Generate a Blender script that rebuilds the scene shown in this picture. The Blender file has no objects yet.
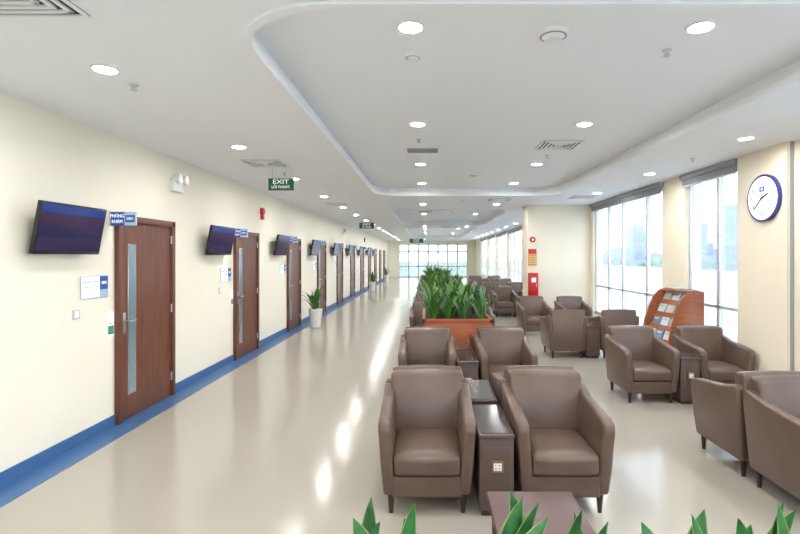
import bpy, bmesh, math, random
from mathutils import Matrix, Vector
random.seed(7)
R=math.radians
scene=bpy.context.scene
col=scene.collection

# ---------------------------------------------------------------- materials
def lin(c):
    o=[]
    for v in c:
        v=v/255.0
        o.append(v/12.92 if v<=0.04045 else ((v+0.055)/1.055)**2.4)
    return (o[0],o[1],o[2],1.0)
def mat(name,rgb,rough=0.5,metal=0.0,emit=None,estr=0.0,spec=0.5,noise=None,bump=None,coat=0.0):
    m=bpy.data.materials.new(name); m.use_nodes=True
    nt=m.node_tree; b=nt.nodes['Principled BSDF']
    b.inputs['Base Color'].default_value=lin(rgb)
    b.inputs['Roughness'].default_value=rough
    b.inputs['Metallic'].default_value=metal
    b.inputs['Specular IOR Level'].default_value=spec
    b.inputs['Coat Weight'].default_value=coat
    if emit:
        b.inputs['Emission Color'].default_value=lin(emit)
        b.inputs['Emission Strength'].default_value=estr
    tc=nt.nodes.new('ShaderNodeTexCoord')
    if noise:
        mp=nt.nodes.new('ShaderNodeMapping'); mp.inputs['Scale'].default_value=noise[2]
        nt.links.new(tc.outputs['Object'],mp.inputs['Vector'])
        n=nt.nodes.new('ShaderNodeTexNoise'); n.inputs['Scale'].default_value=noise[0]; n.inputs['Detail'].default_value=6
        nt.links.new(mp.outputs[0],n.inputs['Vector'])
        cr=nt.nodes.new('ShaderNodeValToRGB')
        cr.color_ramp.elements[0].position=0.35; cr.color_ramp.elements[1].position=0.65
        cr.color_ramp.elements[0].color=lin(rgb); cr.color_ramp.elements[1].color=lin(noise[1])
        nt.links.new(n.outputs['Fac'],cr.inputs['Fac'])
        nt.links.new(cr.outputs['Color'],b.inputs['Base Color'])
    if bump:
        n2=nt.nodes.new('ShaderNodeTexNoise'); n2.inputs['Scale'].default_value=bump[0]; n2.inputs['Detail'].default_value=3
        nt.links.new(tc.outputs['Object'],n2.inputs['Vector'])
        bp=nt.nodes.new('ShaderNodeBump'); bp.inputs['Strength'].default_value=bump[1]; bp.inputs['Distance'].default_value=bump[2]
        nt.links.new(n2.outputs['Fac'],bp.inputs['Height']); nt.links.new(bp.outputs[0],b.inputs['Normal'])
    return m

M_wall=mat('wall_paint_cream',(250,245,229),0.75,noise=(3,(250,243,225),(1,1,1)))
M_wallR=mat('wall_paint_beige',(246,237,215),0.7)
M_ceil=mat('ceiling_paint',(243,245,248),0.85)
M_floor=mat('vinyl_floor',(182,176,165),0.16,noise=(150,(170,164,152),(1,1,1)),spec=0.7)
M_blue=mat('blue_vinyl',(56,98,150),0.35,noise=(60,(64,108,160),(1,1,1)))
M_wood=mat('door_wood',(116,64,40),0.42,noise=(5,(90,47,28),(6,6,0.5)))
M_frame=mat('door_frame_wood',(102,54,34),0.4)
M_steel=mat('brushed_steel',(200,200,202),0.3,1.0)
M_slot=mat('door_glass',(120,140,150),0.12,0.0,spec=0.8)
M_leather=mat('taupe_leather',(100,80,69),0.34,noise=(4,(90,71,61),(1,1,1)),bump=(220,0.15,0.002),spec=0.5)
M_leg=mat('dark_wood_leg',(54,34,26),0.4)
M_tbody=mat('table_laminate',(84,67,61),0.45)
M_ttop=mat('table_top_dark',(60,50,50),0.15)
M_plum=mat('table_top_plum',(86,59,58),0.35)
M_brass=mat('socket_brass',(150,125,80),0.35,0.8)
M_white=mat('white_plastic',(240,240,238),0.4)
M_black=mat('black_plastic',(14,14,16),0.35)
M_dark=mat('dark_gap',(45,45,48),0.7)
M_grey=mat('vent_grey',(150,152,156),0.6)
M_alu=mat('aluminium_frame',(205,208,212),0.4,0.3)
M_blind=mat('blind_fabric',(138,142,150),0.8)
M_orange=mat('orange_wood',(176,92,46),0.4,noise=(4,(156,76,36),(1,1,8)))
M_rack=mat('rack_wood',(158,88,48),0.4,noise=(4,(140,72,38),(1,1,8)))
M_soil=mat('soil',(50,38,28),0.9)
M_leafA=mat('leaf_dark',(44,98,34),0.42,noise=(9,(84,136,50),(1,1,1)))
M_leafB=mat('leaf_light_edge',(134,164,84),0.45)
M_leafC=mat('leaf_mid',(52,118,54),0.4,noise=(14,(28,76,38),(1,1,1)))
M_red=mat('fire_red',(200,28,24),0.4)
M_yellow=mat('label_yellow',(225,200,110),0.5)
M_green=mat('exit_green',(0,96,60),0.6)
M_signw=mat('sign_white',(245,248,250),0.4,emit=(255,255,255),estr=0.3)
M_signb=mat('sign_blue',(30,80,165),0.4)
M_signlb=mat('sign_pale_blue',(176,206,236),0.4)
M_greencard=mat('card_green',(60,150,110),0.5)
M_lamp=mat('lamp_diffuser',(255,255,255),0.5,emit=(255,252,247),estr=190.0)
M_mag1=mat('magazine_cover_a',(205,215,225),0.4)
M_mag2=mat('magazine_cover_b',(110,130,150),0.4)
M_mag3=mat('magazine_cover_c',(190,190,180),0.4)
M_clockblue=mat('clock_rim_blue',(32,44,120),0.25)
M_bld=mat('building_haze_tint',(170,176,188),0.8,noise=(0.15,(154,162,176),(1,1,3)))  # pale grey-blue colour stands in for distance haze
M_tree=mat('trees_haze_tint',(130,142,132),0.9,noise=(0.4,(114,128,118),(1,1,1)))  # haze worked into the foliage colour as pale grey-green
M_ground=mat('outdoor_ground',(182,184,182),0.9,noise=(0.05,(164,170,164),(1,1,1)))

def screen_mat():
    m=bpy.data.materials.new('tv_screen'); m.use_nodes=True; nt=m.node_tree; b=nt.nodes['Principled BSDF']
    b.inputs['Base Color'].default_value=lin((16,14,26)); b.inputs['Roughness'].default_value=0.12
    tc=nt.nodes.new('ShaderNodeTexCoord'); sp=nt.nodes.new('ShaderNodeSeparateXYZ'); nt.links.new(tc.outputs['Object'],sp.inputs[0])
    cr=nt.nodes.new('ShaderNodeValToRGB'); mr=nt.nodes.new('ShaderNodeMapRange')
    mr.inputs['From Min'].default_value=-0.22; mr.inputs['From Max'].default_value=0.22
    nt.links.new(sp.outputs['Z'],mr.inputs['Value']); nt.links.new(mr.outputs[0],cr.inputs['Fac'])
    e=cr.color_ramp.elements; e[0].color=lin((34,34,66)); e[1].color=lin((24,56,120))
    for p,c in ((0.3,(46,40,66)),(0.36,(28,32,66)),(0.68,(56,36,64)),(0.78,(54,34,64)),(0.82,(24,56,125))):
        x=e.new(p); x.color=lin(c)
    nt.links.new(cr.outputs[0],b.inputs['Emission Color']); b.inputs['Emission Strength'].default_value=0.6
    return m
M_screen=screen_mat()

def glass_mat(name,tint,gl=0.08,white=0.0):
    m=bpy.data.materials.new(name); m.use_nodes=True; nt=m.node_tree
    for n in list(nt.nodes): nt.nodes.remove(n)
    out=nt.nodes.new('ShaderNodeOutputMaterial'); t=nt.nodes.new('ShaderNodeBsdfTransparent'); t.inputs[0].default_value=tint
    g=nt.nodes.new('ShaderNodeBsdfGlossy'); g.inputs['Roughness'].default_value=0.03
    mx=nt.nodes.new('ShaderNodeMixShader'); mx.inputs[0].default_value=gl
    nt.links.new(t.outputs[0],mx.inputs[1]); nt.links.new(g.outputs[0],mx.inputs[2])
    last=mx
    if white>0:
        d=nt.nodes.new('ShaderNodeBsdfTranslucent'); d.inputs[0].default_value=(0.9,0.93,0.95,1)
        d2=nt.nodes.new('ShaderNodeBsdfDiffuse'); d2.inputs[0].default_value=(0.9,0.93,0.95,1)
        ma=nt.nodes.new('ShaderNodeMixShader'); ma.inputs[0].default_value=0.4
        nt.links.new(d.outputs[0],ma.inputs[1]); nt.links.new(d2.outputs[0],ma.inputs[2])
        mb=nt.nodes.new('ShaderNodeMixShader'); mb.inputs[0].default_value=white
        nt.links.new(mx.outputs[0],mb.inputs[1]); nt.links.new(ma.outputs[0],mb.inputs[2]); last=mb
    nt.links.new(last.outputs[0],out.inputs[0]); return m
M_glass=glass_mat('window_glass',(0.86,0.89,0.91,1),0.06)
M_film=glass_mat('frosted_film',(0.97,0.98,0.98,1),0.03,white=0.6)
M_gglass=glass_mat('green_tinted_glass',(0.66,0.72,0.68,1),0.1)

# ---------------------------------------------------------------- mesh builder
class MB:
    def __init__(s): s.bm=bmesh.new(); s.mats=[]
    def mi(s,m):
        if m not in s.mats: s.mats.append(m)
        return s.mats.index(m)
    def merge(s,t,m,M=None):
        if M is not None: bmesh.ops.transform(t,matrix=M,verts=t.verts)
        i=s.mi(m)
        for f in t.faces: f.material_index=i
        bmesh.ops.recalc_face_normals(t,faces=t.faces)
        me=bpy.data.meshes.new('t'); t.to_mesh(me); t.free(); s.bm.from_mesh(me); bpy.data.meshes.remove(me)
    def box(s,a,b,m,bev=0,seg=2,M=None):
        t=bmesh.new(); bmesh.ops.create_cube(t,size=1)
        for v in t.verts:
            v.co=Vector([(a[k]+b[k])/2+v.co[k]*(b[k]-a[k]) for k in range(3)])
        if bev: bmesh.ops.bevel(t,geom=list(t.edges),offset=bev,segments=seg,affect='EDGES',profile=0.5)
        s.merge(t,m,M)
    def prism(s,pts,a0,a1,m,axis='X',bev=0,seg=2,M=None,fn=None):
        t=bmesh.new()
        def mk(p,a):
            return {'X':(a,p[0],p[1]),'Y':(p[0],a,p[1]),'Z':(p[0],p[1],a)}[axis]
        v0=[t.verts.new(mk(p,a0)) for p in pts]; v1=[t.verts.new(mk(p,a1)) for p in pts]
        t.faces.new(v0); t.faces.new(v1[::-1])
        n=len(pts)
        for i in range(n): t.faces.new((v0[i],v1[i],v1[(i+1)%n],v0[(i+1)%n]))
        bmesh.ops.recalc_face_normals(t,faces=t.faces)
        if bev: bmesh.ops.bevel(t,geom=list(t.edges),offset=bev,segments=seg,affect='EDGES',profile=0.5)
        if fn:
            for v in t.verts: v.co=fn(v.co)
        s.merge(t,m,M)
    def cyl(s,c,r1,r2,h,m,axis='Z',seg=24,M=None):
        t=bmesh.new(); bmesh.ops.create_cone(t,cap_ends=True,segments=seg,radius1=r1,radius2=r2,depth=h)
        rot={'Z':Matrix(),'X':Matrix.Rotation(R(90),4,'Y'),'Y':Matrix.Rotation(R(-90),4,'X')}[axis]
        bmesh.ops.transform(t,matrix=Matrix.Translation(c)@rot,verts=t.verts)
        s.merge(t,m,M)
    def sphere(s,c,r,m,sc=(1,1,1),M=None,seg=16):
        t=bmesh.new(); bmesh.ops.create_uvsphere(t,u_segments=seg,v_segments=seg//2,radius=r)
        bmesh.ops.transform(t,matrix=Matrix.Translation(c)@Matrix.Diagonal((*sc,1)),verts=t.verts); s.merge(t,m,M)
    def puff(s,a,b,m,bev,amt,M=None):
        t=bmesh.new(); bmesh.ops.create_cube(t,size=2)
        bmesh.ops.subdivide_edges(t,edges=list(t.edges),cuts=9,use_grid_fill=True)
        hs=[(b[k]-a[k])/2 for k in range(3)]; c=[(a[k]+b[k])/2 for k in range(3)]
        for v in t.verts:
            u=[max(-1,min(1,v.co[k])) for k in range(3)]
            p=[u[k]*hs[k] for k in range(3)]
            q=Vector([max(-hs[k]+bev,min(hs[k]-bev,p[k])) for k in range(3)])
            d=Vector(p)-q
            if d.length>1e-6: d=d.normalized()*bev
            r=q+d
            r.z+=(amt*(1-u[0]**2)*(1-u[1]**2))*(1 if u[2]>0.99 else 0)
            r.y+=(-amt*0.8*(1-u[0]**2)*(1-u[2]**2))*(1 if u[1]<-0.99 else 0)
            v.co=Vector(c)+r
        s.merge(t,m,M)
    def mesh(s,name,smooth=35):
        me=bpy.data.meshes.new(name); s.bm.to_mesh(me); s.bm.free()
        for m in s.mats: me.materials.append(m)
        for p in me.polygons: p.use_smooth=True
        me.set_sharp_from_angle(angle=R(smooth))
        return me
def place(name,me,loc=(0,0,0),rz=0,parent=None,rot=None,scale=None):
    o=bpy.data.objects.new(name,me); col.objects.link(o); o.location=loc
    o.rotation_euler=rot if rot else (0,0,rz)
    if scale: o.scale=scale
    if parent: o.parent=parent
    return o
def text(body,size,loc,rot,m,parent=None,name='lettering',ext=0.0008,ax='CENTER',sx=1.0):
    cu=bpy.data.curves.new(name,'FONT'); cu.body=body; cu.size=size; cu.align_x=ax; cu.align_y='CENTER'; cu.extrude=ext
    cu.materials.append(m)
    o=bpy.data.objects.new(name,cu); col.objects.link(o); o.location=loc; o.rotation_euler=rot; o.scale=(sx,1,1)
    if parent: o.parent=parent
    return o
CAMF=(R(90),0,0); LW=(R(90),0,R(90)); RW=(R(90),0,R(-90))

XL=-3.235; XR=4.0; ZC=3.0; ZT=3.15; Y0=-4.0; Y1=41.0
XW=XL+0.002
# ---------------------------------------------------------------- room shell
b=MB(); b.box((XL-0.3,Y0-0.3,-0.2),(XR+0.3,Y1+0.3,0),M_floor); place('floor',b.mesh('floor'))
b=MB(); b.box((XL-0.2,Y0-0.3,0),(XL,Y1+0.3,3.3),M_wall); place('wall_left',b.mesh('wall_left'))

def rrect(x0,x1,y0,y1,r,n=10):
    pts=[]
    for cx,cy,a in ((x1-r,y1-r,0),(x0+r,y1-r,90),(x0+r,y0+r,180),(x1-r,y0+r,270)):
        for i in range(n+1):
            t=R(a+90*i/n); pts.append((cx+r*math.cos(t),cy+r*math.sin(t)))
    return pts
trays=[(-1.09,2.65,2.45,10.3,0.62),(-1.05,2.3,13.3,20.0,0.75),(-1.05,2.3,22.0,34.0,0.75)]
bm=bmesh.new(); outer=[(XL-0.2,Y0-0.3),(XR+0.2,Y0-0.3),(XR+0.2,Y1+0.3),(XL-0.2,Y1+0.3)]
edges=[]
def loop(pts,z):
    vs=[bm.verts.new((p[0],p[1],z)) for p in pts]; es=[bm.edges.new((vs[i],vs[(i+1)%len(vs)])) for i in range(len(vs))]
    return vs,es
vs,es=loop(outer,ZC); edges+=es
holes=[]
for (a,c,d,e,r) in trays:
    vs,es=loop(rrect(a,c,d,e,r),ZC); edges+=es; holes.append(vs)
bmesh.ops.triangle_fill(bm,use_beauty=True,use_dissolve=False,edges=edges)
for vs in holes:
    up=[bm.verts.new((v.co.x,v.co.y,ZT)) for v in vs]; n=len(vs)
    for i in range(n): bm.faces.new((vs[i],vs[(i+1)%n],up[(i+1)%n],up[i]))
    bm.faces.new(up)
me=bpy.data.meshes.new('ceiling'); bm.to_mesh(me); bm.free(); me.materials.append(M_ceil); place('ceiling',me)
b=MB()
for (a,c,d,e,r) in trays:
    po=rrect(a,c,d,e,r); pi=rrect(a+0.05,c-0.05,d+0.05,e-0.05,r-0.05); n=len(po)
    t=bmesh.new(); z0,z1=2.985,3.04
    A=[t.verts.new((p[0],p[1],z0)) for p in po]; B=[t.verts.new((p[0],p[1],z0)) for p in pi]
    C=[t.verts.new((p[0],p[1],z1)) for p in pi]; D=[t.verts.new((p[0],p[1],z1)) for p in po]
    for i in range(n):
        j=(i+1)%n
        for P,Q in ((A,B),(B,C),(C,D),(D,A)): t.faces.new((P[i],P[j],Q[j],Q[i]))
    b.merge(t,M_ceil)
place('trim_1',b.mesh('tray_trim'))

# right wall with window openings
wins=[(-3.2,0.4),(1.1,4.5),(6.43,7.75),(8.5,12.05),(13.3,16.3),(17.1,20.4),(21.2,24.4),(25.2,28.6),(29.4,32.8),(33.6,37.0)]  # first two openings lie out of view, put in for more daylight
SILL=0.38; HEAD=2.93
b=MB(); y=Y0-0.3
for (a,c) in wins:
    b.box((XR,y,0),(XR+0.25,a,3.3),M_wallR); b.box((XR,a,0),(XR+0.25,c,SILL),M_wallR); b.box((XR,a,HEAD),(XR+0.25,c,3.3),M_wallR); y=c
b.box((XR,y,0),(XR+0.25,Y1+0.3,3.3),M_wallR)
b.box((3.93,5.46,0),(4.0,6.33,3.0),M_wallR); b.box((3.965,5.445,0),(4.0,5.46,3.0),M_grey)
b.box((2.46,12.25,0),(4.0,12.85,3.0),M_wallR,0.01)
place('wall_right',b.mesh('wall_right'))
mull={2:[6.98],3:[9.25,10.4,11.2]}
for i,(a,c) in enumerate(wins):
    b=MB(); x0,x1=4.06,4.12; fw=0.05
    e=bpy.data.objects.new('window_%d'%(i+1),None); col.objects.link(e)
    b.box((x0,a,SILL),(x1,a+fw,HEAD),M_alu); b.box((x0,c-fw,SILL),(x1,c,HEAD),M_alu)
    b.box((x0,a,SILL),(x1,c,SILL+fw),M_alu); b.box((x0,a,HEAD-fw),(x1,c,HEAD),M_alu)
    ms=mull.get(i,[a+(c-a)/3,a+2*(c-a)/3])
    for yy in ms: b.box((x0,yy-0.03,SILL),(x1,yy+0.03,HEAD),M_alu)
    b.box((x0,a,1.02),(x1,c,1.06),M_alu)
    b.box((XR-0.03,a,SILL-0.03),(XR+0.06,c,SILL),M_white)
    place('frame',b.mesh('wframe'),parent=e)
    g=MB(); g.box((4.085,a+fw,SILL+fw),(4.093,c-fw,HEAD-fw),M_glass); place('glass',g.mesh('wglass'),parent=e)
    g=MB(); g.box((4.078,a+fw,1.08),(4.080,c-fw,1.55),M_film); place('frosted_band',g.mesh('wfilm'),parent=e)
    g=MB(); g.box((3.92,a-0.06,2.92),(3.995,c+0.03,2.995),M_grey,0.01); g.box((3.955,a-0.04,2.82),(3.963,c,2.92),M_blind); g.cyl((3.96,(a+c)/2,2.815),0.012,0.012,c-a,M_alu,'Y',12)
    place('roller_blind',g.mesh('blind'),parent=e)
# far end glazing
b=MB(); b.box((XL,Y1,0),(-2.3,Y1+0.2,3.3),M_wall); b.box((3.3,Y1,0),(XR,Y1+0.2,3.3),M_wallR); b.box((-2.3,Y1,2.75),(3.3,Y1+0.2,3.3),M_wall)
place('wall_far',b.mesh('wall_far'))
e=bpy.data.objects.new('window_11',None); col.objects.link(e)
b=MB()
for k in range(8):
    x=-2.3+5.6*k/7; b.box((x-0.06,Y1+0.03,0),(x+0.06,Y1+0.12,2.75),M_white)
for z in (0.04,0.9,2.1,2.71): b.box((-2.3,Y1+0.03,z-0.05),(3.3,Y1+0.12,z+0.05),M_white)
place('frame',b.mesh('far_frame'),parent=e)
b=MB(); b.box((-2.3,Y1+0.07,0.08),(3.3,Y1+0.08,2.7),M_gglass); place('glass',b.mesh('far_glass'),parent=e)
# wall behind the camera; its unseen glazing is added to give fill daylight
b=MB(); b.box((XL,Y0-0.2,0),(-2.6,Y0,3.3),M_wall); b.box((3.4,Y0-0.2,0),(XR,Y0,3.3),M_wallR); b.box((-2.6,Y0-0.2,2.85),(3.4,Y0,3.3),M_wall)
place('wall_back',b.mesh('wall_back'))
e=bpy.data.objects.new('window_12',None); col.objects.link(e)
b=MB()
for k in range(6):
    x=-2.6+6.0*k/5; b.box((x-0.03,Y0-0.12,0),(x+0.03,Y0-0.04,2.85),M_alu)
for z in (0.03,2.2,2.82): b.box((-2.6,Y0-0.12,z-0.03),(3.4,Y0-0.04,z+0.03),M_alu)
place('frame',b.mesh('back_frame'),parent=e)
b=MB(); b.box((-2.6,Y0-0.08,0.06),(3.4,Y0-0.072,2.79),M_glass); place('glass',b.mesh('back_glass'),parent=e)

# ---------------------------------------------------------------- doors
def door_mesh():
    b=MB(); W=1.16; H=2.18
    b.box((0,0,0),(0.05,0.07,H),M_frame,0.004); b.box((0,W-0.07,0),(0.05,W,H),M_frame,0.004); b.box((0,0,H-0.07),(0.05,W,H),M_frame,0.004)
    b.box((0,0.07,0.012),(0.025,W-0.07,H-0.07),M_wood)
    b.box((0.02,0.19,0.26),(0.029,0.34,1.88),M_steel,0.002); b.box((0.028,0.202,0.272),(0.031,0.328,1.868),M_slot)
    b.box((0.025,0.095,0.93),(0.034,0.14,1.15),M_steel,0.003)
    b.cyl((0.055,0.117,1.06),0.010,0.010,0.05,M_steel,'X',12); b.cyl((0.08,0.18,1.06),0.010,0.010,0.14,M_steel,'Y',12)
    for z in (0.25,1.1,1.95): b.cyl((0.035,W-0.072,z),0.010,0.010,0.10,M_steel,'Z',10)
    return b.mesh('door')
DM=door_mesh()
dy=[5.17+3.17*k for k in range(11)]
for k,y in enumerate(dy): place('door_%d'%(k+1),DM,(XW,y,0))
b=MB(); y=Y0
for d in dy:
    b.box((XL,y,0),(XL+0.014,d,0.11),M_blue); y=d+1.16
b.box((XL,y,0),(XL+0.014,Y1,0.11),M_blue); place('baseboard_left',b.mesh('baseboard_left'))
b=MB(); b.box((XL,Y0,0),(XL+0.27,Y1,0.003),M_blue); place('trim_2',b.mesh('floor_strip'))
b=MB()
for seg in ((Y0,5.40),(6.45,12.2),(12.9,Y1)): b.box((XR-0.014,seg[0],0),(XR,seg[1],0.1),M_blind)
place('baseboard_right',b.mesh('baseboard_right'))

# TVs
TV=MB(); L=0.86;H=0.46
T=Matrix.Rotation(R(10),4,'Y')
TV.box((-0.02,-L/2,-H/2),(0.02,L/2,H/2),M_black,0.006,M=T)
TV.box((0.018,-L/2+0.018,-H/2+0.03),(0.0215,L/2-0.018,H/2-0.018),M_screen,M=T)
TV.box((-0.05,-0.2,-0.14),(-0.02,0.2,0.14),M_black,0.01,M=T)
TV.box((-0.136,-0.05,-0.06),(-0.125,0.05,0.10),M_black); TV.box((-0.13,-0.02,-0.01),(-0.03,0.02,0.05),M_black)
TVM=TV.mesh('wall_tv')
for k in range(9): place('wall_tv' if k==0 else 'wall_tv.%03d'%k,TVM,(XL+0.14,4.35+3.17*k,1.98),scale=(1,0.93 if k==0 else 1,0.94))

# door signs
for k in range(8):
    y=5.10+3.17*k
    b=MB(); b.box((0,-0.012,-0.07),(0.15,0.012,0.07),M_signb,0.004); b.box((0.15,-0.012,-0.07),(0.27,0.012,0.07),M_signlb,0.004)
    b.box((0.162,-0.0135,-0.035),(0.258,-0.012,0.035),M_signb)
    b.box((0,-0.02,-0.075),(0.012,0.02,0.075),M_alu)
    o=place('door_sign' if k==0 else 'door_sign.%03d'%k,b.mesh('door_sign'),(XW,y,2.13))
    if k<5:
        text('PHÒNG',0.046,(0.081,-0.0145,0.027),CAMF,M_signw,o,ext=0.0014,sx=.85); text('KHÁM',0.046,(0.081,-0.0145,-0.030),CAMF,M_signw,o,ext=0.0014,sx=.85)
        text('2002' if k==0 else '20%02d'%(2+k),0.042,(0.21,-0.0155,0.0),CAMF,M_signw,o,sx=.9)
    b=MB(); b.box((0,-0.2,-0.11),(0.008,0.2,0.11),M_signlb,0.002); b.box((0.008,-0.19,-0.1),(0.009,0.06,0.1),M_signw); b.box((0.008,0.07,-0.03),(0.0095,0.19,0.10),M_signb)
    o=place('room_plate' if k==0 else 'room_plate.%03d'%k,b.mesh('room_plate'),(XW,4.86+3.17*k,1.45))
    if k<4:
        text('PHÒNG KHÁM',0.034,(0.0095,-0.065,0.05),LW,M_signb,o); text('CONSULTATION ROOM',0.02,(0.0095,-0.065,0.0),LW,M_signb,o)
        text('2002' if k==0 else '20%02d'%(2+k),0.042,(0.010,0.13,0.035),LW,M_signw,o)
b=MB(); b.box((0,-0.045,-0.045),(0.008,0.045,0.045),M_alu,0.003); b.box((0.008,-0.02,-0.028),(0.012,0.02,0.028),M_signw,0.001); SW=b.mesh('light_switch')
place('light_switch',SW,(XW,4.60,1.21)); place('light_switch.001',SW,(XW,7.8,1.21))
b=MB(); b.box((0,-0.05,-0.13),(0.004,0.05,0.12),M_signw); b.box((0.004,-0.045,-0.11),(0.005,0.045,-0.02),M_greencard); b.box((0.004,-0.035,0.0),(0.005,0.035,0.01),M_signb); b.cyl((0.003,0,0.14),0.003,0.003,0.06,M_white,'Z',6)
TG=b.mesh('door_hanger_card')
for k in range(2): place('door_hanger_card' if k==0 else 'door_hanger_card.001',TG,(XW,5.105+3.17*k,1.06))

b=MB(); b.box((0,-0.13,-0.09),(0.06,0.13,0.05),M_white,0.01)
for s in (-1,1):
    b.cyl((0.075,s*0.085,0.07),0.05,0.065,0.07,M_white,'X',20); b.cyl((0.113,s*0.085,0.07),0.055,0.055,0.008,M_steel,'X',20)
EL=b.mesh('emergency_light'); place('emergency_light',EL,(XW,6.42,2.66)); place('emergency_light.001',EL,(XW,19.1,2.66))
b=MB(); b.cyl((0.03,0,0),0.075,0.06,0.06,M_red,'X',24); b.box((0,-0.05,-0.16),(0.05,0.05,-0.06),M_red,0.01); FB=b.mesh('fire_alarm_bell')
place('fire_alarm_bell',FB,(XW,9.75,2.62)); place('fire_alarm_bell.001',FB,(XW,25.7,2.62))

def exit_sign(loc,w=0.40,h=0.17,i=0):
    b=MB(); b.box((-w/2,-0.02,-h/2),(w/2,0.02,h/2),M_green,0.004)
    for s in (-1,1): b.cyl((s*w*0.35,0,h/2+(3.0-loc[2]-h/2)/2),0.004,0.004,(3.0-loc[2]-h/2),M_steel,'Z',8)
    o=place('exit_sign' if i==0 else 'exit_sign.%03d'%i,b.mesh('exit_sign'),loc)
    text('EXIT',h*0.5,(0,-0.0225,h*0.2),CAMF,M_signw,o,sx=1.35); text('LỐI THOÁT',h*0.3,(0,-0.0225,-h*0.24),CAMF,M_signw,o)
exit_sign((-2.10,7.2,2.78),0.36,0.17)
exit_sign((-2.05,17.0,2.78),i=1,w=0.5,h=0.2)
exit_sign((-0.7,33,2.75),i=2,w=0.9,h=0.28)

# clock
b=MB(); b.cyl((-0.02,0,0),0.275,0.275,0.04,M_clockblue,'X',64); b.cyl((-0.041,0,0),0.25,0.25,0.006,M_signw,'X',64)
for k in range(60):
    a=R(6*k); L=0.018 if k%5 else 0.03
    T=Matrix.Rotation(a,4,'X')
    b.box((-0.0455,-0.002,0.235-L),(-0.044,0.002,0.235),M_black,M=T)
for a,L,w in ((R(-68),0.12,0.014),(R(132),0.185,0.010)):
    T=Matrix.Rotation(-a,4,'X'); b.box((-0.052,-w/2*1.6,-0.03),(-0.049,w/2*1.6,L),M_black,M=T)
b.cyl((-0.052,0,0),0.013,0.013,0.01,M_black,'X',16)
b.box((-0.0455,-0.045,0.075),(-0.044,0.045,0.135),M_signb,0.0); b.box((-0.046,-0.02,0.09),(-0.0445,0.02,0.12),M_signlb)
ck=place('wall_clock',b.mesh('wall_clock'),(3.929,5.80,2.42))
for h in range(1,13):
    a=R(30*h); text(str(h),0.060,(-0.0455,-math.sin(a)*0.178,math.cos(a)*0.178),RW,M_clockblue,ck,name='numeral',ext=0.0012)

# ---------------------------------------------------------------- ceiling fittings
b=MB()
t=bmesh.new(); n=32
ring=[(0.088,0.0),(0.088,-0.008),(0.070,-0.010),(0.066,0.0)]
vv=[[t.verts.new((r*math.cos(2*math.pi*i/n),r*math.sin(2*math.pi*i/n),z)) for r,z in ring] for i in range(n)]
for i in range(n):
    for j in range(3): t.faces.new((vv[i][j],vv[(i+1)%n][j],vv[(i+1)%n][j+1],vv[i][j+1]))
b.merge(t,M_white); b.cyl((0,0,-0.0035),0.067,0.067,0.003,M_lamp,'Z',32)
DL=b.mesh('downlight'); c=0
def dl(x,y,z):
    global c
    place('downlight' if c==0 else 'downlight.%03d'%c,DL,(x,y,z)); c+=1
for y in (3.05,5.3,7.6,9.6): dl(-0.1,y,ZT); dl(1.67,y,ZT)
for k in range(18): dl(-2.15,-1.4+2.37*k,ZC)
for k in range(17): dl(3.38,-1.6+2.3*k,ZC) if not 12.0<-1.6+2.3*k<13 else None
for y in (-3.0,-0.6,1.4): dl(-0.1,y,ZC); dl(1.67,y,ZC)
for y in (12.0,21.0,36.5): dl(-0.1,y,ZC); dl(1.67,y,ZC)
for y in (16.6,25.5,30.5): dl(-0.1,y,ZT); dl(1.6,y,ZT)

def diffuser(w,d,sq=True):
    b=MB()
    b.box((-w/2,-d/2,-0.004),(w/2,d/2,0),M_dark)
    if sq:
        k=0; s=w/2
        while s>0.03:
            for (x0,y0,x1,y1) in ((-s,-s,s,-s+0.022),(-s,s-0.022,s,s),(-s,-s,-s+0.022,s),(s-0.022,-s,s,s)):
                b.box((x0,y0,-0.012-0.002*k),(x1,y1,-0.003),M_white)
            s-=0.05; k+=1
    else:
        for (x0,y0,x1,y1) in ((-w/2,-d/2,w/2,-d/2+0.02),(-w/2,d/2-0.02,w/2,d/2),(-w/2,-d/2,-w/2+0.02,d/2),(w/2-0.02,-d/2,w/2,d/2)):
            b.box((x0,y0,-0.012),(x1,y1,0),M_white)
        q=-d/2+0.035
        while q<d/2-0.02: b.box((-w/2+0.02,q,-0.008),(w/2-0.02,q+0.015,-0.003),M_grey); q+=0.025
    return b.mesh('air_vent')
SQ=diffuser(0.5,0.5); LG=diffuser(0.44,0.34,False)
for i,(m,x,y,z) in enumerate([(SQ,-2.18,6.75,ZC),(SQ,-2.18,12.0,ZC),(SQ,-2.0,2.35,ZC),(SQ,1.66,6.3,ZT),(SQ,3.3,10.6,ZC),(SQ,1.6,11.1,ZC),(LG,-0.06,6.6,ZT),(LG,-0.06,15.6,ZT),(SQ,-2.18,18.5,ZC),(LG,0.8,21.1,ZC)]):
    place('air_vent' if i==0 else 'air_vent.%03d'%i,m,(x,y,z))
b=MB(); b.cyl((0,0,-0.012),0.085,0.10,0.024,M_white,'Z',32); b.cyl((0,0,-0.036),0.05,0.08,0.026,M_white,'Z',32); b.cyl((0,0,-0.028),0.082,0.082,0.004,M_grey,'Z',32)
SDM=b.mesh('smoke_detector')
for i,(x,y,z,s) in enumerate([(0.79,3.13,ZT,1),(-0.1,3.5,ZT,0.6),(0.8,8.6,ZT,0.8),(0.8,15.5,ZT,0.8)]): place('smoke_detector' if i==0 else 'smoke_detector.%03d'%i,SDM,(x,y,z),scale=(s,s,s))
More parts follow.
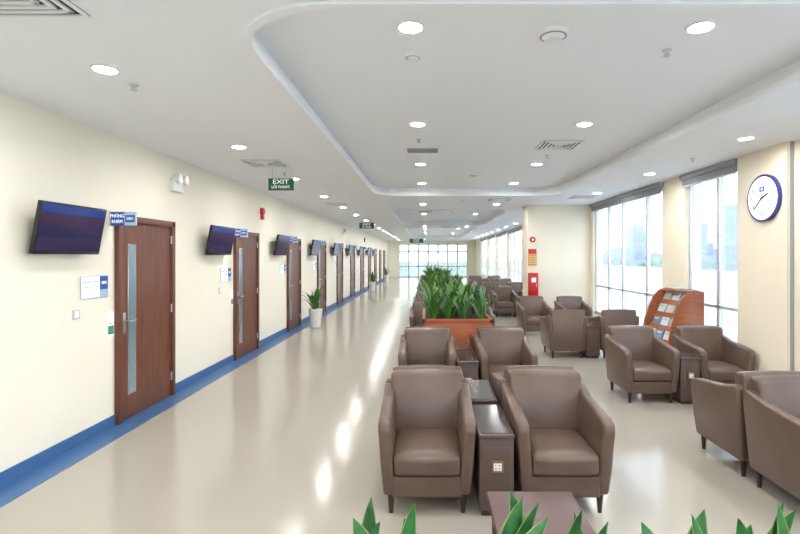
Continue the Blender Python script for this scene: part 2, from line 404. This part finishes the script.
b=MB(); b.cyl((0,0,-0.004),0.04,0.04,0.008,M_steel,'Z',20); b.cyl((0,0,-0.025),0.009,0.009,0.04,M_steel,'Z',10); b.cyl((0,0,-0.05),0.03,0.03,0.004,M_steel,'Z',16); b.box((-0.018,-0.003,-0.05),(0.018,0.003,-0.02),M_steel)
SPM=b.mesh('sprinkler_head')
for i,(x,y,z) in enumerate([(-2.14,3.65,ZC),(1.63,3.4,ZT),(-0.1,6.0,ZT),(1.67,6.95,ZT),(-2.14,7.5,ZC),(3.4,6.4,ZC),(0.8,11.0,ZC)]): place('sprinkler_head' if i==0 else 'sprinkler_head.%03d'%i,SPM,(x,y,z),scale=(.8,.8,.8))

# ---------------------------------------------------------------- armchair
def chair_mesh():
    b=MB()
    for s in (-1,1):
        def fn(co,s=s):
            co=co.copy(); co.x+=s*max(0,co.z-0.13)*0.07
            return co
        prof=[(-0.325,0.13),(-0.355,0.30),(-0.365,0.58),(-0.345,0.625),(-0.28,0.645),(0.10,0.685),(0.30,0.735),(0.345,0.72),(0.355,0.60),(0.33,0.13)]
        x0,x1=(0.205,0.285) if s>0 else (-0.285,-0.205)
        b.prism(prof,x0,x1,M_leather,'X',0.022,3,fn=fn)
    prof=[(0.15,0.28),(0.225,0.79),(0.25,0.82),(0.325,0.83),(0.355,0.80),(0.335,0.13),(0.20,0.13)]
    def fb(co):
        co=co.copy()
        k=max(0,(co.z-0.3)/0.55); co.x*=1+0.13*k
        if co.y<0.29: co.y-=0.03*(1-(co.x/0.27)**2)*math.sin(max(0,min(1,k))*math.pi)
        co.z+=0.012*(1-(co.x/0.28)**2)*(1 if co.z>0.7 else 0)
        return co
    t=bmesh.new()
    n=12; rows=[]
    for i in range(n+1):
        x=-0.245+0.49*i/n; rows.append([t.verts.new((x,p[0],p[1])) for p in prof])
    t.faces.new(rows[0]); t.faces.new(rows[-1][::-1])
    for i in range(n):
        for j in range(len(prof)):
            k=(j+1)%len(prof); t.faces.new((rows[i][j],rows[i+1][j],rows[i+1][k],rows[i][k]))
    bmesh.ops.recalc_face_normals(t,faces=t.faces)
    es=[e for e in t.edges if abs(e.verts[0].co.x)>0.2449 and abs(e.verts[1].co.x)>0.2449 and e.calc_length()<0.8 and e.verts[0].co.x*e.verts[1].co.x>0]
    bmesh.ops.bevel(t,geom=es,offset=0.02,segments=3,affect='EDGES',profile=0.5)
    for v in t.verts: v.co=fb(v.co)
    b.merge(t,M_leather)
    b.puff((-0.222,-0.355,0.265),(0.222,0.19,0.415),M_leather,0.035,0.02)
    b.box((-0.225,-0.335,0.12),(0.225,0.20,0.262),M_leather,0.012)
    for sx in (-1,1):
        for sy in (-1,1):
            b.cyl((sx*0.235,sy*0.285,0.07),0.014,0.024,0.14,M_leg,'Z',14)
    return b.mesh('armchair',50)
CH=chair_mesh(); nc=0
def chair(x,yc,face='F'):
    global nc
    o=place('armchair' if nc==0 else 'armchair.%03d'%nc,CH,(x,yc,0),rz=(0 if face=='F' else math.pi)); nc+=1
    o.scale=(1.04,1.0,1.0)
    return o
# side table
b=MB()
b.box((-0.115,-0.33,0.04),(0.115,0.33,0.53),M_tbody,0.004); b.box((-0.10,-0.31,0),(0.10,0.31,0.04),M_leg)
b.box((-0.12,-0.345,0.53),(0.12,0.345,0.556),M_tbody,0.006); b.box((-0.105,-0.32,0.556),(0.105,0.32,0.560),M_ttop)
b.box((-0.095,-0.334,0.10),(0.095,-0.329,0.47),M_tbody,0.002)
b.box((-0.035,-0.342,0.30),(0.045,-0.333,0.38),M_brass,0.003); b.box((-0.022,-0.344,0.315),(0.032,-0.341,0.365),M_white,0.001)
for dx in (-0.008,0.018):
    for dz in (0.33,0.352): b.box((dx-0.003,-0.3455,dz-0.004),(dx+0.003,-0.3435,dz+0.004),M_black)
ST=b.mesh('side_table'); nt_=0
def table(x,y,face='F'):
    global nt_
    place('side_table' if nt_==0 else 'side_table.%03d'%nt_,ST,(x,y,0),rz=0 if face=='F' else math.pi); nt_+=1

for (yf,ya) in ((3.70,4.46),(6.02,6.78)):
    for x in (0.0,0.935): chair(x,yf,'F'); chair(x,ya,'B')
    table(0.467,yf-0.02,'F'); table(0.467,ya+0.02,'B')
for (yf,ya) in ((9.6,10.36),(12.1,12.86),(16.4,17.16),(18.9,19.66),(23.5,24.26)):
    for x in (0.0,0.935): chair(x,yf,'F'); chair(x,ya,'B')
    table(0.467,yf-0.02,'F')
chair(2.76,3.50,'F'); chair(2.76,4.26,'B'); chair(3.64,3.50,'F'); chair(3.64,4.26,'B'); table(3.20,3.5,'F'); table(3.20,4.26,'B')
chair(2.66,6.24,'F'); chair(3.55,6.24,'F'); table(3.105,6.22,'F')
chair(2.40,8.85,'B'); chair(3.28,8.85,'B'); table(2.84,8.87,'B')
chair(2.36,11.1,'F'); chair(3.24,11.1,'F'); table(2.80,11.08,'F')
for y in (14.6,17.2,20.0,23.0):
    chair(2.25,y,'F'); chair(3.13,y,'F'); chair(2.25,y+0.76,'B'); chair(3.13,y+0.76,'B'); table(2.69,y-0.02,'F')
# foreground coffee table
b=MB(); b.box((0.315,2.08,0.465),(0.765,2.66,0.50),M_plum,0.008,3)
b.box((0.34,2.12,0.40),(0.74,2.62,0.465),M_tbody,0.003)
for x in (0.36,0.72):
    for y in (2.14,2.60): b.cyl((x,y,0.2),0.016,0.024,0.40,M_leg,'Z',14)
place('coffee_table',b.mesh('coffee_table'))

# ---------------------------------------------------------------- plants
def leaf(bm_,base,az,L,W,e0,e1,m0,m1,fold=0.25,twist=0.0,n=9,side_az=None):
    P=Vector(base); pts=[]; d=L/n
    for i in range(n+1):
        t=i/n; el=R(e0+(e1-e0)*t*t)
        dirv=Vector((math.cos(az)*math.cos(el),math.sin(az)*math.cos(el),math.sin(el)))
        if side_az is None: side=Vector((-math.sin(az+twist*t),math.cos(az+twist*t),0))
        else: side=Vector((math.cos(side_az),math.sin(side_az),0)); side=(side-dirv*side.dot(dirv)).normalized()
        nor=side.cross(dirv)
        w=W*0.5*(math.sin(math.pi*min(1,(0.08+0.92*t)**0.85))**0.8 if t<0.999 else 0.0)
        w=max(w,0.0008)
        pts.append([bm_.verts.new(P+side*(w*k)+nor*(-abs(k)*w*fold)) for k in (-1,-0.86,0,0.86,1)])
        P=P+dirv*d
    for i in range(n):
        for j in range(4):
            f=bm_.faces.new((pts[i][j],pts[i][j+1],pts[i+1][j+1],pts[i+1][j])); f.material_index=m1 if j in (0,3) else m0; f.smooth=True
def rosette(bm_,c,n,L,W,m0,m1,emin=35,emax=85,end=-20):
    for i in range(n):
        az=2*math.pi*i/n*2.4+random.uniform(-.3,.3); e0=random.uniform(emin,emax)
        l=L*random.uniform(0.65,1.1)
        leaf(bm_,(c[0]+0.03*math.cos(az),c[1]+0.03*math.sin(az),c[2]),az,l,W*random.uniform(.8,1.15),e0,e0-(90-e0)*1.0-40+random.uniform(-25,30),m0,m1,twist=random.uniform(-.4,.4))
def planter(name,x0,x1,y0,y1,h,plants,wood=M_orange):
    b=MB()
    b.box((x0,y0,0.04),(x1,y1,h-0.03),wood,0.004); b.box((x0+0.02,y0+0.02,0),(x1-0.02,y1-0.02,0.04),M_leg)
    for q in ((x0-0.01,y0-0.01,x1+0.01,y0+0.035),(x0-0.01,y1-0.035,x1+0.01,y1+0.01),(x0-0.01,y0-0.01,x0+0.035,y1+0.01),(x1-0.035,y0-0.01,x1+0.01,y1+0.01)):
        b.box((q[0],q[1],h-0.06),(q[2],q[3],h),wood,0.004)
    b.box((x0+0.03,y0+0.03,h-0.05),(x1-0.03,y1-0.03,h-0.025),M_soil)
    ids=[b.mi(M_leafA),b.mi(M_leafB),b.mi(M_leafC)]
    plants(b.bm,ids,h-0.03)
    place(name,b.mesh(name,60))
def pl_mid(x0,x1,y0,y1):
    def f(bm_,ids,z):
        for i in range(4):
            for j in range(4):
                x=x0+0.16+(x1-x0-0.30)*i/3+random.uniform(-.04,.04); y=y0+0.16+(y1-y0-0.32)*j/3+random.uniform(-.05,.05)
                if i==3 or (i==2 and j==0):
                    rosette(bm_,(x,y,z),10,0.50,0.07,ids[2],ids[1],62,87)
                else: rosette(bm_,(x,y,z),12,0.62,0.075,ids[0],ids[1] if random.random()<.5 else ids[2],56 if i==0 else 46,88)
    return f
planter('wooden_planter',-0.06,0.96,7.38,8.9,0.82,pl_mid(-0.06,0.96,7.38,8.9))
planter('wooden_planter.001',-0.06,0.96,13.6,15.4,0.82,pl_mid(-0.06,0.96,13.6,15.4))
planter('wooden_planter.002',-0.06,0.96,20.5,22.3,0.82,pl_mid(-0.06,0.96,20.5,22.3))
def pl_front(bm_,ids,z):
    targ=[(352,520,-30),(369,499,4),(381,524,35),(403,520,-15),(417,504,10),(509,493,-18),(524,500,20),(540,505,30),(549,520,50),(573,514,-15),(584,512,15),(640,524,-30),(690,516,-25),(706,511,15),(737,520,-25),(752,526,20),(776,506,-20),(787,500,10),(798,512,30),(610,524,20)]
    for px,py,lean in targ:
        Y=1.82+random.uniform(-.06,.08); x=(px-427)*Y/500; zt=1.75-(py-256)*Y/500
        H=zt-z; off=abs(math.tan(R(lean)))*H*0.7
        az=(0 if lean>0 else math.pi)+random.uniform(-.4,.4)
        e=math.degrees(math.atan2(H,max(off,0.02))); L=math.hypot(H,off)*1.02
        bx=x-math.cos(az)*off; by=min(max(Y-math.sin(az)*off,1.5),1.96)
        leaf(bm_,(bx,by,z),az,L,0.10,min(88,e+4),e-6,ids[2],ids[1],fold=0.3,side_az=random.uniform(-.7,.7))
    for i in range(11):
        rosette(bm_,(-0.4+0.27*i,1.72,z),8,0.24,0.07,ids[2],ids[1],35,70)
planter('wooden_planter.003',-0.55,2.5,1.42,2.02,0.5,pl_front)

def potted(name,loc,h=0.44,r=0.16,L=0.5,n=16):
    b=MB(); t=bmesh.new(); n2=28
    pr=[(r*0.68,0.0),(r*0.74,0.03),(r*0.97,h*0.9),(r,h*0.93),(r,h),(r*0.9,h),(r*0.88,h-0.05)]
    rows=[[t.verts.new((a*math.cos(2*math.pi*i/n2),a*math.sin(2*math.pi*i/n2),z)) for i in range(n2)] for a,z in pr]
    t.faces.new(rows[0][::-1]); t.faces.new(rows[-1])
    for q in range(len(rows)-1):
        for i in range(n2): t.faces.new((rows[q][i],rows[q][(i+1)%n2],rows[q+1][(i+1)%n2],rows[q+1][i]))
    b.merge(t,M_white); b.cyl((0,0,h-0.045),r*0.86,r*0.86,0.01,M_soil)
    i0=b.mi(M_leafA); i1=b.mi(M_leafC)
    for k in range(3): rosette(b.bm,(random.uniform(-.04,.04),random.uniform(-.04,.04),h-0.04+0.08*k),n//2,L,0.085,i0,i1,55,88)
    place(name,b.mesh(name,50),loc)
potted('potted_plant',(-2.74,12.3,0),0.46,0.17,0.5,20)
potted('potted_plant.001',(-2.74,25.0,0),0.46,0.17,0.5,16)
potted('potted_plant.002',(-2.74,34.0,0),0.46,0.17,0.5,14)

# ---------------------------------------------------------------- magazine rack
b=MB(); W=0.66
prof=[(-0.30,0),(0.26,0),(0.26,1.24),(0.12,1.27),(0.0,1.24),(-0.10,1.14),(-0.17,1.0),(-0.24,0.80),(-0.29,0.58),(-0.30,0.4)]
for x0 in (-W/2,W/2-0.03): b.prism(prof,x0,x0+0.03,M_rack,'X',0.004,2)
b.box((-W/2+0.03,0.235,0.0),(W/2-0.03,0.255,1.22),M_rack); b.box((-W/2+0.03,-0.28,0.05),(W/2-0.03,0.235,0.08),M_rack); b.box((-W/2+0.03,-0.28,0.44),(W/2-0.03,0.235,0.46),M_rack)
b.box((-W/2+0.03,-0.26,0.0),(W/2-0.03,-0.25,0.44),M_rack)
b.box((-W/2+0.03,0.02,1.22),(W/2-0.03,0.25,1.24),M_rack)
mm=[M_mag1,M_mag2,M_mag1,M_mag3]
for k in range(4):
    yb=-0.27+0.095*k; zb=0.50+0.18*k
    T=Matrix.Translation((0,yb,zb))@Matrix.Rotation(R(-24),4,'X')
    b.box((-W/2+0.03,0.03,0),(W/2-0.03,0.04,0.24),M_rack,M=T); b.box((-W/2+0.03,-0.01,-0.01),(W/2-0.03,0.04,0.005),M_rack,M=T); b.box((-W/2+0.03,-0.015,-0.01),(W/2-0.03,-0.005,0.06),M_rack,M=T)
    for q in range(3):
        xx=-W/2+0.05+0.19*q; b.box((xx,0.0+0.004*q,0.006),(xx+0.165,0.024,0.19+0.01*((q+k)%2)),mm[(q+k)%4],M=T)
        b.box((xx+0.02,-0.002+0.004*q,0.14),(xx+0.12,0.0+0.004*q,0.165),mm[(q+k+1)%4],M=T)
b.box((-0.2,0.08,1.265),(0.0,0.2,1.28),M_mag1); b.box((0.05,0.08,1.262),(0.2,0.2,1.272),M_mag2)
place('magazine_rack',b.mesh('magazine_rack'),(3.61,7.35,0),rz=R(-80))

# ---------------------------------------------------------------- fire equipment at the column
b=MB(); b.box((-0.11,-0.16,0),(0.11,0,0.62),M_red,0.01); b.box((-0.085,-0.165,0.05),(0.085,-0.16,0.57),M_red,0.004); b.box((-0.05,-0.168,0.4),(0.05,-0.164,0.5),M_signw); b.box((0.06,-0.175,0.28),(0.075,-0.165,0.36),M_steel)
place('fire_hose_cabinet',b.mesh('fire_hose_cabinet'),(2.58,12.245,0.72))
b=MB(); b.box((-0.1,-0.01,-0.2),(0.1,0,0.2),M_red,0.002); b.box((-0.085,-0.012,-0.18),(0.085,-0.01,0.08),M_yellow)
for k in range(5): b.box((-0.07,-0.0135,0.04-0.045*k),(0.06,-0.012,0.052-0.045*k),M_red)
place('fire_instruction_board',b.mesh('fire_instruction_board'),(2.58,12.245,1.72))
b=MB(); b.cyl((0,-0.03,0),0.07,0.07,0.05,M_red,'Y',24); b.cyl((0,-0.058,0),0.03,0.03,0.008,M_white,'Y',16)
place('fire_call_point',b.mesh('fire_call_point'),(2.58,12.245,2.15))

# ---------------------------------------------------------------- outdoors
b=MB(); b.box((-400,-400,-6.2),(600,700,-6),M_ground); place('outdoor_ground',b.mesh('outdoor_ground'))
b=MB()
for k in range(110):
    x=random.uniform(150,420); y=random.uniform(-200,600); w=random.uniform(8,24); h=random.uniform(7,14)+ (random.uniform(8,26) if random.random()<.15 else 0)
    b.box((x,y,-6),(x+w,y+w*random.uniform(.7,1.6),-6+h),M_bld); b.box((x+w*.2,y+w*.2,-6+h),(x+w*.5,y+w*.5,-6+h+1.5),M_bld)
place('city_buildings',b.mesh('city_buildings'))
b=MB()
for k in range(150):
    x=random.uniform(70,140); y=random.uniform(-60,360)
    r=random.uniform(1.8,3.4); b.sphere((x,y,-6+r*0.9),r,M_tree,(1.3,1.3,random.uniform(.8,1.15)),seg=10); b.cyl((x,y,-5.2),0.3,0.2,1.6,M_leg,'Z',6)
place('distant_trees',b.mesh('distant_trees'))

# ---------------------------------------------------------------- world
w=bpy.data.worlds.new('hazy_sky'); scene.world=w; w.use_nodes=True; nt=w.node_tree; bg=nt.nodes['Background']
tc=nt.nodes.new('ShaderNodeTexCoord'); sp=nt.nodes.new('ShaderNodeSeparateXYZ'); cr=nt.nodes.new('ShaderNodeValToRGB')
nt.links.new(tc.outputs['Generated'],sp.inputs[0]); nt.links.new(sp.outputs['Z'],cr.inputs[0]); nt.links.new(cr.outputs[0],bg.inputs[0])
cr.color_ramp.elements[0].color=(0.90,0.95,1.0,1); cr.color_ramp.elements[1].color=(0.64,0.78,1.0,1); cr.color_ramp.elements[1].position=0.8
bg.inputs[1].default_value=2.6

# ---------------------------------------------------------------- camera
cd=bpy.data.cameras.new('camera'); cam=bpy.data.objects.new('camera',cd); col.objects.link(cam)
cam.location=(0,0,1.75); cam.rotation_euler=(R(90),0,0); cd.sensor_width=36; cd.lens=22.5; cd.shift_x=-27/800; cd.shift_y=-11/800
cd.clip_end=2000; scene.camera=cam
scene.view_settings.view_transform='Standard'; scene.view_settings.look='None'; scene.view_settings.exposure=1.02; scene.view_settings.gamma=1.06
